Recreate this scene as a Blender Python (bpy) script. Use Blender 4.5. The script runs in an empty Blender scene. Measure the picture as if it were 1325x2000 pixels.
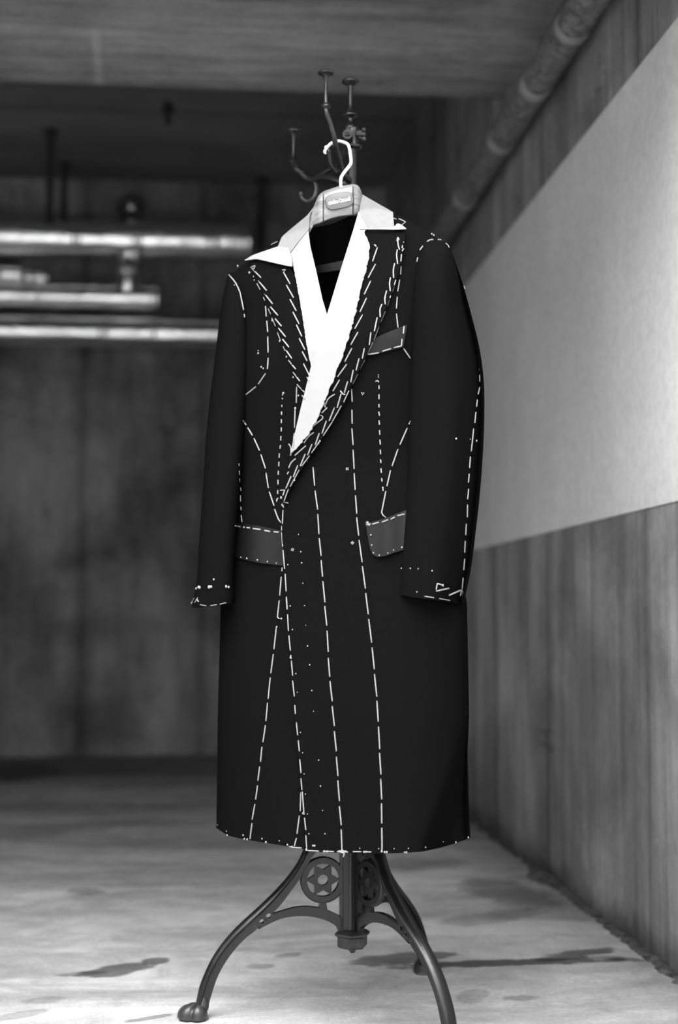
import bpy, bmesh, math, random
from mathutils import Vector, Matrix
from mathutils.bvhtree import BVHTree
from bisect import bisect_right

random.seed(7)
SC = bpy.context.scene
COL = SC.collection
R = math.radians

# ------------------------------------------------------------------ camera
LENS, W_PX, H_PX = 50.0, 1325, 2000
F = LENS / 36.0 * H_PX                      # focal length in pixels (36 mm over the height)
CAM_H = 0.73
YAW, PITCH = math.atan(262.0 / F), math.atan(200.0 / F)
cam_d = bpy.data.cameras.new('camera')
cam = bpy.data.objects.new('camera', cam_d)
COL.objects.link(cam)
cam.location = (0, 0, CAM_H)
cam.rotation_euler = (R(90) + PITCH, 0, -YAW)
cam_d.sensor_fit = 'VERTICAL'
cam_d.sensor_height = 36.0
cam_d.sensor_width = 36.0
cam_d.lens = LENS
cam_d.dof.use_dof = True
cam_d.dof.focus_distance = 2.50
cam_d.dof.aperture_fstop = 2.0
cam_d.clip_start = 0.05
SC.camera = cam

# ------------------------------------------------------------------ sky, exposure
world = bpy.data.worlds.new('overcast_sky')
SC.world = world
world.use_nodes = True
wn, wl = world.node_tree.nodes, world.node_tree.links
wn.clear()
wo = wn.new('ShaderNodeOutputWorld')
wb = wn.new('ShaderNodeBackground')
wb.inputs['Color'].default_value = (1, 1, 1, 1)
wb.inputs['Strength'].default_value = 1.0
# overcast sky: three times brighter overhead than at the horizon, the same all round
SKY = 17.5
wt = wn.new('ShaderNodeTexCoord')
ws = wn.new('ShaderNodeSeparateXYZ')
wm = wn.new('ShaderNodeMapRange')
for k_, v_ in zip((1, 2, 3, 4), (0.0, 1.0, SKY / 3, SKY)):
    wm.inputs[k_].default_value = v_
wl.new(wt.outputs['Generated'], ws.inputs[0])
wl.new(ws.outputs[2], wm.inputs[0])
wl.new(wm.outputs[0], wb.inputs['Strength'])
wl.new(wb.outputs[0], wo.inputs[0])
SC.view_settings.view_transform = 'Standard'
SC.view_settings.look = 'None'
SC.view_settings.gamma = 1.0
SC.view_settings.use_curve_mapping = False
SC.view_settings.exposure = 0.0
SC.cycles.use_denoising = True
SC.cycles.max_bounces = 10
SC.cycles.diffuse_bounces = 6

# ------------------------------------------------------------------ materials
def newmat(name):
    m = bpy.data.materials.new(name)
    m.use_nodes = True
    nt = m.node_tree
    b = nt.nodes['Principled BSDF']
    return m, nt, nt.nodes, nt.links, b

def grey(v):
    return (v, v, v, 1)

def mapped(nt, scale, coord='Object'):
    tc = nt.nodes.new('ShaderNodeTexCoord')
    mp = nt.nodes.new('ShaderNodeMapping')
    mp.inputs['Scale'].default_value = scale
    nt.links.new(tc.outputs[coord], mp.inputs['Vector'])
    return mp.outputs['Vector']

def noise(nt, vec, scale, detail=4, rough=.6, dist=0.0):
    n = nt.nodes.new('ShaderNodeTexNoise')
    n.inputs['Scale'].default_value = scale
    n.inputs['Detail'].default_value = detail
    n.inputs['Roughness'].default_value = rough
    n.inputs['Distortion'].default_value = dist
    nt.links.new(vec, n.inputs['Vector'])
    return n.outputs['Fac']

def maprange(nt, val, a, b, c, d):
    n = nt.nodes.new('ShaderNodeMapRange')
    n.interpolation_type = 'SMOOTHSTEP'
    for k, v in zip((1, 2, 3, 4), (a, b, c, d)):
        n.inputs[k].default_value = v
    nt.links.new(val, n.inputs[0])
    return n.outputs[0]

def math_n(nt, op, a, b=None, c=None):
    n = nt.nodes.new('ShaderNodeMath')
    n.operation = op
    for i, v in enumerate((a, b, c)):
        if v is None:
            continue
        if isinstance(v, (int, float)):
            n.inputs[i].default_value = v
        else:
            nt.links.new(v, n.inputs[i])
    return n.outputs[0]

def bump(nt, bsdf, h, strength, dist=.01):
    n = nt.nodes.new('ShaderNodeBump')
    n.inputs['Strength'].default_value = strength
    n.inputs['Distance'].default_value = dist
    nt.links.new(h, n.inputs['Height'])
    nt.links.new(n.outputs[0], bsdf.inputs['Normal'])

def to_color(nt, bsdf, val):
    n = nt.nodes.new('ShaderNodeCombineColor')
    for i in range(3):
        nt.links.new(val, n.inputs[i])
    nt.links.new(n.outputs[0], bsdf.inputs['Base Color'])

def concrete(name, base, streak=(6, 6, .35), contrast=.35, joints=None, jaxis=0, rough=.85, blot=1.0, scuff=None, damp=False, scrape=None):
    """grey cast concrete: broad blotches, streaks along one axis, pores, board joints"""
    m, nt, N, L, b = newmat(name)
    v0 = mapped(nt, (1, 1, 1))
    v1 = mapped(nt, streak)
    big = maprange(nt, noise(nt, v0, 1.6, 5, .62, .4), .3, .7, 1 - contrast * blot, 1 + contrast * .6 * blot)
    stk = maprange(nt, noise(nt, v1, 1.0, 5, .65), .3, .7, 1 - contrast * .7, 1 + contrast * .5)
    fine = maprange(nt, noise(nt, v0, 45, 3, .6), .25, .75, .92, 1.08)
    val = math_n(nt, 'MULTIPLY', math_n(nt, 'MULTIPLY', big, stk), math_n(nt, 'MULTIPLY', fine, base))
    if scuff:
        s1 = noise(nt, mapped(nt, scuff), 1.0, 5, .7, .6)
        val = math_n(nt, 'MULTIPLY', val, maprange(nt, s1, .60, .70, 1.0, .62))
        val = math_n(nt, 'MULTIPLY', val, maprange(nt, s1, .27, .34, 1.28, 1.0))
        s2 = noise(nt, mapped(nt, tuple(q * 5 for q in streak)), 1.0, 4, .7)
        val = math_n(nt, 'MULTIPLY', val, maprange(nt, s2, .3, .7, .84, 1.14))
    if scrape:
        (xa, ya), (xb, yb), wd_ = scrape
        sc_ = N.new('ShaderNodeSeparateXYZ')
        L.new(v0, sc_.inputs[0])
        k_ = (xb - xa) / (yb - ya)
        dl = math_n(nt, 'ABSOLUTE', math_n(nt, 'SUBTRACT', sc_.outputs[0], math_n(nt, 'MULTIPLY_ADD', sc_.outputs[1], k_, xa - ya * k_)))
        on_ = math_n(nt, 'MULTIPLY', maprange(nt, dl, 0, wd_, 1, 0), maprange(nt, sc_.outputs[1], ya - .05, ya + .15, 0, 1))
        val = math_n(nt, 'MULTIPLY', val, math_n(nt, 'MULTIPLY_ADD', on_, .5, 1.0))
    if damp:
        sz_ = N.new('ShaderNodeSeparateXYZ')
        L.new(v0, sz_.inputs[0])
        nz_ = math_n(nt, 'MULTIPLY', math_n(nt, 'SUBTRACT', noise(nt, v0, 9, 5, .7), .5), .16)
        val = math_n(nt, 'MULTIPLY', val, maprange(nt, math_n(nt, 'ADD', sz_.outputs[2], nz_), 0.0, .09, .42, 1.0))
    if joints:
        sep = N.new('ShaderNodeSeparateXYZ')
        L.new(v0, sep.inputs[0])
        wob = math_n(nt, 'MULTIPLY', math_n(nt, 'SUBTRACT', noise(nt, v0, 2.0, 2), .5), .03)
        c = math_n(nt, 'ADD', sep.outputs[jaxis], wob)
        for j, wd in joints:
            d = math_n(nt, 'ABSOLUTE', math_n(nt, 'SUBTRACT', c, j))
            val = math_n(nt, 'MULTIPLY', val, maprange(nt, d, 0.0, wd, .62, 1.0))
    to_color(nt, b, val)
    b.inputs['Roughness'].default_value = rough
    b.inputs['Specular IOR Level'].default_value = .25
    bump(nt, b, noise(nt, v0, 30, 5, .6), .25, .006)
    return m

def plain(name, v, rough=.6, metal=0.0, spec=.4, bscale=None, bstr=.2, bdist=.002, var=0.0, vscale=20):
    m, nt, N, L, b = newmat(name)
    b.inputs['Base Color'].default_value = grey(v)
    b.inputs['Roughness'].default_value = rough
    b.inputs['Metallic'].default_value = metal
    b.inputs['Specular IOR Level'].default_value = spec
    vec = mapped(nt, (1, 1, 1))
    if var:
        to_color(nt, b, maprange(nt, noise(nt, vec, vscale, 4), .3, .7, v * (1 - var), v * (1 + var)))
    if bscale:
        bump(nt, b, noise(nt, vec, bscale, 4, .6), bstr, bdist)
    return m

def wool():
    m, nt, N, L, b = newmat('black_wool')
    vec = mapped(nt, (1, 1, 1))
    to_color(nt, b, maprange(nt, noise(nt, vec, 700, 4, .75), .3, .7, .0030, .0058))
    b.inputs['Roughness'].default_value = .9
    b.inputs['Specular IOR Level'].default_value = 0.0
    b.inputs['Sheen Weight'].default_value = 0.0
    b.inputs['Sheen Roughness'].default_value = .5
    bump(nt, b, noise(nt, vec, 800, 3, .7), .3, .001)
    return m

def canvas():
    m, nt, N, L, b = newmat('white_canvas')
    vec = mapped(nt, (1, 1, 1))
    w = N.new('ShaderNodeTexWave')
    w.inputs['Scale'].default_value = 230
    w.inputs['Distortion'].default_value = 1.5
    w.bands_direction = 'DIAGONAL'
    L.new(vec, w.inputs['Vector'])
    to_color(nt, b, maprange(nt, w.outputs['Fac'], 0, 1, .25, .31))
    b.inputs['Roughness'].default_value = .9
    b.inputs['Specular IOR Level'].default_value = .1
    bump(nt, b, w.outputs['Fac'], .06, .0006)
    return m

def wood():
    m, nt, N, L, b = newmat('varnished_wood')
    vec = mapped(nt, (6, 20, 60))
    to_color(nt, b, maprange(nt, noise(nt, vec, 1.5, 5, .6, 1.5), .3, .7, .11, .25))
    b.inputs['Roughness'].default_value = .28
    b.inputs['Specular IOR Level'].default_value = .5
    return m

def foil(name, v=.97, rough=.155):
    m, nt, N, L, b = newmat(name)
    vec = mapped(nt, (3, 14, 14))
    b.inputs['Base Color'].default_value = grey(v)
    b.inputs['Metallic'].default_value = .95
    b.inputs['Roughness'].default_value = rough
    bump(nt, b, noise(nt, vec, 2.2, 4, .6, .8), .35, .012)
    return m

M = {
    'wool': wool(),
    'lining': plain('black_lining', .006, .7, 0, .2),
    'satin': plain('dark_satin_cloth', .0045, .45, 0, .2, 90, .12, .002),
    'canvas': canvas(),
    'collar': plain('collar_canvas', .19, .9, 0, .1, 300, .2, .001, .05, 120),
    'thread': plain('white_basting_cotton', .27, .8, 0, .2),
    'wood': wood(),
    'plate': plain('brushed_label_plate', .065, .4, .1, .5),
    'letter': plain('white_lettering', .6, .6, 0, .3),
    'hook': plain('polished_steel', .9, .22, .35, .6),
    'iron': plain('blackened_cast_iron', .009, .27, .1, .5, 60, .15, .002, .25, 25),
    'iron_worn': plain('worn_cast_iron', .05, .38, .6, .5, 60, .2, .002, .35, 30),
    'brass': plain('dark_bronze', .028, .3, .7, .5, 60, .1, .002, .3, 30),
    'foil': foil('aluminium_foil_wrap'),
    'foil_b': foil('crumpled_foil', .94, .15),
    'wrap': plain('grey_pipe_lagging', .20, .5, .2, .4, 60, .9, .012, .6, 55),
    'wrap_band': plain('pale_lagging_tape', .4, .5, .2, .4, 40, .3, .004),
    'rod': plain('dark_steel_rod', .05, .6, .4, .3),
    'dirt': plain('damp_dirt', .05, .95, 0, .2, 40, .6, .01, .5, 30),
}

# ------------------------------------------------------------------ object helpers
def make(name, verts, faces, mat, parent=None, smooth=True):
    me = bpy.data.meshes.new(name)
    me.from_pydata([tuple(v) for v in verts], [], faces)
    me.validate()
    bm = bmesh.new()
    bm.from_mesh(me)
    bmesh.ops.recalc_face_normals(bm, faces=bm.faces)
    bm.to_mesh(me)
    bm.free()
    if smooth:
        me.polygons.foreach_set('use_smooth', [True] * len(me.polygons))
        try:
            me.set_sharp_from_angle(angle=R(42))
        except Exception:
            pass
    me.materials.append(mat)
    o = bpy.data.objects.new(name, me)
    COL.objects.link(o)
    if parent:
        o.parent = parent
    return o

def thing(name, label, cat, loc=(0, 0, 0), rz=0.0, group=None):
    o = bpy.data.objects.new(name, None)
    o.empty_display_size = .05
    COL.objects.link(o)
    o.location = loc
    o.rotation_euler = (0, 0, rz)
    o['label'] = label
    o['category'] = cat
    if group:
        o['group'] = group
    return o

def structure(o):
    o['kind'] = 'structure'
    return o

class MB:
    def __init__(s):
        s.v, s.f = [], []
    def add(s, v, f):
        n = len(s.v)
        s.v += [Vector(p) for p in v]
        s.f += [[i + n for i in q] for q in f]
    def box(s, a, b):
        x0, y0, z0 = a
        x1, y1, z1 = b
        s.add([(x0, y0, z0), (x1, y0, z0), (x1, y1, z0), (x0, y1, z0), (x0, y0, z1), (x1, y0, z1), (x1, y1, z1), (x0, y1, z1)],
              [(0, 3, 2, 1), (4, 5, 6, 7), (0, 1, 5, 4), (1, 2, 6, 5), (2, 3, 7, 6), (3, 0, 4, 7)])
    def tube(s, pts, rad, n=8, flat=None, caps=True):
        """round tube along pts; rad a number or one per point"""
        pts = [Vector(p) for p in pts]
        if isinstance(rad, (int, float)):
            rad = [rad] * len(pts)
        base = len(s.v)
        up = None
        for i, p in enumerate(pts):
            t = (pts[min(i + 1, len(pts) - 1)] - pts[max(i - 1, 0)])
            if t.length < 1e-9:
                t = Vector((0, 0, 1))
            t.normalize()
            if up is None:
                up = Vector((0, 0, 1)) if abs(t.z) < .9 else Vector((0, 1, 0))
            a = t.cross(up)
            if a.length < 1e-6:
                a = t.orthogonal()
            a.normalize()
            up = a.cross(t).normalized()
            for k in range(n):
                w = 2 * math.pi * k / n
                s.v.append(p + (a * math.cos(w) + up * math.sin(w)) * rad[i])
        for i in range(len(pts) - 1):
            for k in range(n):
                a0, a1 = base + i * n + k, base + i * n + (k + 1) % n
                s.f.append([a0, a1, a1 + n, a0 + n])
        if caps:
            s.f.append([base + k for k in range(n)][::-1])
            e = base + (len(pts) - 1) * n
            s.f.append([e + k for k in range(n)])
    def lathe(s, prof, c=(0, 0, 0), n=24):
        """prof = [(z, r)] turned about a vertical axis at c"""
        base = len(s.v)
        for z, r in prof:
            for k in range(n):
                w = 2 * math.pi * k / n
                s.v.append(Vector((c[0] + r * math.cos(w), c[1] + r * math.sin(w), c[2] + z)))
        for i in range(len(prof) - 1):
            for k in range(n):
                a0, a1 = base + i * n + k, base + i * n + (k + 1) % n
                s.f.append([a0, a1, a1 + n, a0 + n])
        s.f.append([base + k for k in range(n)])
        e = base + (len(prof) - 1) * n
        s.f.append([e + k for k in range(n)])
    def ball(s, c, r, sx=1, sy=1, sz=1, nu=8, nv=6):
        base = len(s.v)
        c = Vector(c)
        for i in range(nv + 1):
            th = math.pi * i / nv
            for k in range(nu):
                w = 2 * math.pi * k / nu
                s.v.append(c + Vector((r * sx * math.sin(th) * math.cos(w), r * sy * math.sin(th) * math.sin(w), r * sz * math.cos(th))))
        for i in range(nv):
            for k in range(nu):
                a0, a1 = base + i * nu + k, base + i * nu + (k + 1) % nu
                s.f.append([a0, a0 + nu, a1 + nu, a1])
    def slab(s, ra, rb, t):
        """plate between two rails of 3-D points with normals; t = (offset vector) half thickness"""
        n = len(ra)
        base = len(s.v)
        for p, q in zip(ra, rb):
            s.v += [p + t, q + t, q - t, p - t]
        for i in range(n - 1):
            for k in range(4):
                a0, a1 = base + 4 * i + k, base + 4 * i + (k + 1) % 4
                s.f.append([a0, a1, a1 + 4, a0 + 4])
        s.f.append([base, base + 1, base + 2, base + 3])
        e = base + 4 * (n - 1)
        s.f.append([e + 3, e + 2, e + 1, e])
    def build(s, name, mat, parent=None, smooth=True):
        return make(name, s.v, s.f, mat, parent, smooth)

def interp(tab, x):
    """piecewise linear through [(x, y)]"""
    if x <= tab[0][0]:
        return tab[0][1]
    if x >= tab[-1][0]:
        return tab[-1][1]
    i = bisect_right([p[0] for p in tab], x)
    (x0, y0), (x1, y1) = tab[i - 1], tab[i]
    return y0 + (y1 - y0) * (x - x0) / (x1 - x0)

def smooth_tab(tab, n=60):
    """Catmull-Rom resampling of a table in its first column"""
    out = []
    for i in range(len(tab) - 1):
        p0, p1, p2, p3 = tab[max(i - 1, 0)], tab[i], tab[i + 1], tab[min(i + 2, len(tab) - 1)]
        for k in range(8):
            t = k / 8
            out.append(tuple(.5 * ((2 * b) + (-a + c) * t + (2 * a - 5 * b + 4 * c - d) * t * t + (-a + 3 * b - 3 * c + d) * t ** 3)
                             for a, b, c, d in zip(p0, p1, p2, p3)))
    out.append(tab[-1])
    return out

def along(poly, n):
    """n points evenly spaced on a polyline of tuples"""
    d = [0]
    for a, b in zip(poly, poly[1:]):
        d.append(d[-1] + math.dist(a, b))
    out = []
    for k in range(n):
        s = d[-1] * k / (n - 1)
        i = min(max(bisect_right(d, s), 1), len(poly) - 1)
        w = (s - d[i - 1]) / max(d[i] - d[i - 1], 1e-9)
        out.append(tuple(a + (b - a) * w for a, b in zip(poly[i - 1], poly[i])))
    return out

# ------------------------------------------------------------------ setting: room
WALL_X, BACK_Y, CEIL_Z, BEAM_Z, BEAM_Y0, BEAM_Y1 = .965, 7.5, 3.03, 2.41, 2.66, 4.47
LEFT_X, OUT_Y = -2.4, -6.0

def slabbox(name, a, b, mat):
    mb = MB()
    mb.box(a, b)
    return structure(mb.build(name, mat, None, False))

# floor with damp patches
def floor_mat():
    m, nt, N, L, b = newmat('worn_concrete_floor')
    v0 = mapped(nt, (1, 1, 1))
    vs = mapped(nt, (.7, 2.2, 1))
    big = maprange(nt, noise(nt, vs, 1.6, 6, .66, .6), .32, .70, .58, 1.12)
    mid = maprange(nt, noise(nt, v0, 9, 6, .7, .8), .3, .75, .78, 1.1)
    fine = maprange(nt, noise(nt, v0, 130, 4, .7), .25, .75, .84, 1.14)
    val = math_n(nt, 'MULTIPLY', math_n(nt, 'MULTIPLY', big, mid), math_n(nt, 'MULTIPLY', fine, .43))
    sep = N.new('ShaderNodeSeparateXYZ')
    L.new(v0, sep.inputs[0])
    x, y = sep.outputs[0], sep.outputs[1]
    nz = math_n(nt, 'MULTIPLY', math_n(nt, 'SUBTRACT', noise(nt, mapped(nt, (1, 1.6, 1)), 11, 6, .68), .5), 3.6)
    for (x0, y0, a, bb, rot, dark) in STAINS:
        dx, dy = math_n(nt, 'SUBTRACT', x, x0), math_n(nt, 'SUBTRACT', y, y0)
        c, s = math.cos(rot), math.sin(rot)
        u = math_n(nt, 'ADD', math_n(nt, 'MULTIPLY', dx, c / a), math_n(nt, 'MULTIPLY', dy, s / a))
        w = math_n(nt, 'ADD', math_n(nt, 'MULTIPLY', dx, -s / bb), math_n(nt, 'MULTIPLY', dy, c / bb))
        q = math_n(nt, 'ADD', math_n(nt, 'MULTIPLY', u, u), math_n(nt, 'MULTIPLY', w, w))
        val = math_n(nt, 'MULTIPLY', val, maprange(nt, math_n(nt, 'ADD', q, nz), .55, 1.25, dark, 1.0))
    # damp margin along the side wall; floor darker towards the back wall
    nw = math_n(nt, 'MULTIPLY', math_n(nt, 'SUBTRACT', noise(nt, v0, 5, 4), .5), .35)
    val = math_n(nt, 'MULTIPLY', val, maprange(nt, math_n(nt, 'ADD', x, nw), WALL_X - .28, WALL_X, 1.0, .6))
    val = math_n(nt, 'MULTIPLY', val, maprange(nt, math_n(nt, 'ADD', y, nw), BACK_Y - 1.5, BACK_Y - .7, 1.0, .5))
    to_color(nt, b, val)
    b.inputs['Roughness'].default_value = .75
    b.inputs['Specular IOR Level'].default_value = .25
    bump(nt, b, noise(nt, v0, 40, 5, .65), .25, .005)
    return m

STAINS = [  # x, y, half length, half width, rotation, darkness
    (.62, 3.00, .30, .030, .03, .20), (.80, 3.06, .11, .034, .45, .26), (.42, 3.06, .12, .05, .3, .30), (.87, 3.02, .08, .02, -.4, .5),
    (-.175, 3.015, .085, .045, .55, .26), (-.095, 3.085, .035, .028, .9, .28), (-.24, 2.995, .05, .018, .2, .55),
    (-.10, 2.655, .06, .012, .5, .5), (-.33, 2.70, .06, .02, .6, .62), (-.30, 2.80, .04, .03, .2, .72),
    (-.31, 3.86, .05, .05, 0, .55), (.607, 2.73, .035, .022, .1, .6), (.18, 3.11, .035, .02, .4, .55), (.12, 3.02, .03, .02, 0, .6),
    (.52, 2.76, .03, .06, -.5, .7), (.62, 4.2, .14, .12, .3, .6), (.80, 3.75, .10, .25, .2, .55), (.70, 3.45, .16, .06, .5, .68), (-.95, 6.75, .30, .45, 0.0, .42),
]
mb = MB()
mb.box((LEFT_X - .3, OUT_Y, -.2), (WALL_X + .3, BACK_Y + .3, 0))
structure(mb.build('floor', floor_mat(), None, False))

right_m = concrete('board_marked_concrete', .27, (8, 6, .3), .46,
                   [(4.68, .05), (3.96, .035), (3.05, .03), (5.9, .05), (2.2, .04)], 1, scuff=(1, 2.2, 4.2), damp=True)
wr = slabbox('wall_right', (WALL_X, OUT_Y, 0), (WALL_X + .25, BACK_Y + .3, CEIL_Z), right_m)
band = slabbox('painted_band', (WALL_X - .0025, OUT_Y, .962), (WALL_X + .01, BACK_Y, 1.957),
               concrete('pale_painted_concrete', .74, (3, 3, .4), .07, rough=.6))
band.parent = wr
back_m = concrete('stained_back_concrete', .25, (2.6, 3, .55), .55, [(-.64, .05), (-.02, .04), (-1.35, .06), (.5, .03)], 0, scuff=(2.0, 1, 1.5))
slabbox('wall_back', (LEFT_X, BACK_Y, 0), (WALL_X, BACK_Y + .25, CEIL_Z), back_m)
slabbox('wall_left', (LEFT_X - .25, OUT_Y, 0), (LEFT_X, BACK_Y + .3, CEIL_Z), concrete('left_concrete', .22))
wlft = bpy.data.objects['wall_left']
bounce_band = slabbox('painted_band', (LEFT_X - .01, OUT_Y, .962), (LEFT_X + .0025, BACK_Y, 1.957), band.data.materials[0])  # unseen pale band, added to bounce light onto the right wall
bounce_band.parent = wlft
ceil_m = concrete('dark_ceiling_concrete', .19, (.4, 4, 4), .2, [(6.43, .06)], 1)
slabbox('ceiling', (LEFT_X, BEAM_Y1 - .05, CEIL_Z), (WALL_X, BACK_Y, CEIL_Z + .25), ceil_m)
slabbox('trim_beam', (LEFT_X - .2, BEAM_Y0, BEAM_Z), (WALL_X, BEAM_Y1, CEIL_Z + .25),
        concrete('beam_concrete', .31, (.5, 5, 5), .42, scuff=(.8, 3.2, 3), scrape=((-.325, 4.02), (-.345, 4.47), .022)))
slabbox('trim_sky_baffle', (LEFT_X, BEAM_Y0 - .28, 1.95), (WALL_X, BEAM_Y0, BEAM_Z + .2), plain('sky_baffle_grey', .3, .5))  # unseen box added over the opening to cut sky light on the floor
# unseen building behind the camera, added and made tall to block low sky
slabbox('wall_sky_block', (LEFT_X - .3, OUT_Y - .3, 0), (WALL_X + .3, OUT_Y, 9.5), concrete('sky_block_concrete', .45))

# ------------------------------------------------------------------ frame of the stand and the coat
D0 = 2.68                                    # distance of the stand's pole from the camera along the floor
A0 = (688 - 662.5) / F * D0
EX = Vector((math.cos(YAW), -math.sin(YAW), 0))
EY = Vector((math.sin(YAW), math.cos(YAW), 0))
BASE = EX * A0 + EY * D0
CT, ST = math.cos(PITCH), math.sin(PITCH)
CAM_L = Vector((-A0, -D0, CAM_H))            # camera in the stand's own frame

def PX(px, py, y=0.0):
    """point of the stand's frame at depth y behind the pole that a photograph coordinate shows"""
    u, v = (px - 662.5) / F, (1000 - py) / F
    k = (D0 + y) / (CT - v * ST)
    return Vector((k * u - A0, y, CAM_H + k * (v * CT + ST)))

def RAY(px, py):
    u, v = (px - 662.5) / F, (1000 - py) / F
    return Vector((u, CT - v * ST, v * CT + ST)).normalized()

PXM = D0 / F                                  # metres per pixel at the pole

# ------------------------------------------------------------------ coat stand
stand = thing('coat_stand', 'dark cast iron coat stand with three claw footed legs and star roundels',
              'coat stand', (BASE.x, BASE.y, 0), -YAW)

def zat(py, y=0.0):
    return PX(688, py, y).z

mb = MB()                                    # pole
mb.lathe([(zat(1836), .0135), (zat(1600), .0135), (zat(1590), .0105), (zat(292), .0088), (zat(286), .0088)], n=16)
mb.build('pole', M['iron'], stand)
mb = MB()                                    # finial turned on top of the hub
cx = PX(685, 200).x
prof = [(262, 9), (252, 13.5), (247, 12.5), (244, 9), (240, 6), (232, 5.5), (229, 9), (227, 14.5), (224.5, 14.5), (221, 10), (217, 7),
        (200, 4.6), (176, 5.2), (168, 6), (165, 12), (162, 17), (158.5, 17.3), (156, 14), (153.5, 8), (152.5, 2)]
mb.lathe([(zat(p), h * PXM) for p, h in prof], (cx, 0, 0), 24)
mb.build('finial', M['iron'], stand)
mb = MB()                                    # hub with bolted lugs
hx = PX(691, 268).x
mb.lathe([(zat(p), h * PXM) for p, h in [(292, 12), (289, 16), (286, 16.5), (284, 13), (278, 12), (262, 13), (254, 14), (251, 12.5)]], (hx, 0, 0), 20)
for px, sx, y0 in ((679, 10, -.022), (704, 8, -.012)):
    c = PX(px, 262, y0)
    mb.tube([c + Vector((0, .02, 0)), c], sx * PXM, 14)
hub = mb.build('hub', M['iron'], stand)
for px, py, y0 in ((679, 258, -.026), (709, 262, -.014)):
    mb = MB()
    c = PX(px, py, y0)
    if px < 690:
        mb.tube([c, c + Vector((0, .008, 0))], .0058, 10)
        mb.ball(c, .0042, nu=10, nv=6)
    else:
        mb.tube([c - Vector((.012, 0, 0)), c], .004, 8)
        for dz in (-.012, 0, .012):
            mb.ball(c + Vector((.002, 0, dz * .75)), .0045, nu=8, nv=6)
    mb.build('bolt', M['iron_worn'], hub)

# pedestal block under the pole
mb = MB()
bz = zat(1850)
def ngon(r, z, n=6, rot=0.3):
    return [Vector((r * math.cos(2 * math.pi * k / n + rot), r * math.sin(2 * math.pi * k / n + rot), z)) for k in range(n)]
rings = [ngon(.016, bz - .002), ngon(.025, bz), ngon(.029, bz + .004), ngon(.029, bz + .020), ngon(.034, bz + .0235), ngon(.034, bz + .027), ngon(.028, bz + .031), ngon(.016, bz + .034)]
vv = [p for r_ in rings for p in r_]
ff = [[i * 6 + k, i * 6 + (k + 1) % 6, (i + 1) * 6 + (k + 1) % 6, (i + 1) * 6 + k] for i in range(len(rings) - 1) for k in range(6)]
ff += [list(range(6)), list(range(len(vv) - 6, len(vv)))]
mb.add(vv, ff)
mb.ball((0, 0, bz - .004), .007, nu=8, nv=5)
mb.build('base_block', M['iron_worn'], stand, False)

# legs: the outline is read in the plane of one leg, then used for all three
def leg_plane(px, py, ang):
    d = RAY(px, py)
    n = Vector((-math.sin(ang), math.cos(ang), 0))
    t = -CAM_L.dot(n) / d.dot(n)
    p = CAM_L + d * t
    return (p.x * math.cos(ang) + p.y * math.sin(ang), p.z)

LA = R(189.7)
outer_px = [(684, 1440), (676, 1490), (660, 1540), (636, 1592), (612, 1634), (594.8, 1664), (585, 1684), (567.6, 1710), (545.7, 1736), (523.9, 1759),
            (502, 1780), (475.7, 1804), (451.6, 1828), (432, 1852), (416.6, 1876), (403.5, 1902.6), (393.4, 1929), (387.3, 1955), (385, 1968)]
inner_px = [(688, 1470), (684, 1520), (676, 1566), (656, 1610), (628, 1650), (610, 1672), (599, 1690), (586, 1714), (566, 1742), (546, 1768),
            (524, 1792), (502, 1813), (475.7, 1834.8), (453.8, 1859), (436, 1885), (423, 1911), (414, 1938), (408.5, 1957), (407.5, 1967)]
arch_lo = [(662, 1826), (658, 1812), (650.8, 1804), (629, 1794), (602.6, 1788.8), (576, 1788.8), (550, 1793), (523.9, 1804), (505, 1814)]
arch_up = [(672, 1800), (668, 1792), (662, 1788), (634, 1775), (606, 1770), (580, 1771), (556, 1777), (536, 1783), (522, 1788)]
PR = lambda lst: [leg_plane(x, y, LA) for x, y in lst]
O2, I2, AL2, AU2 = PR(smooth_tab(outer_px)), PR(smooth_tab(inner_px)), PR(smooth_tab(arch_lo)), PR(smooth_tab(arch_up))
RC = leg_plane(630.7, 1718, LA)
R_FOOT = math.hypot(.281, .048)

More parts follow.
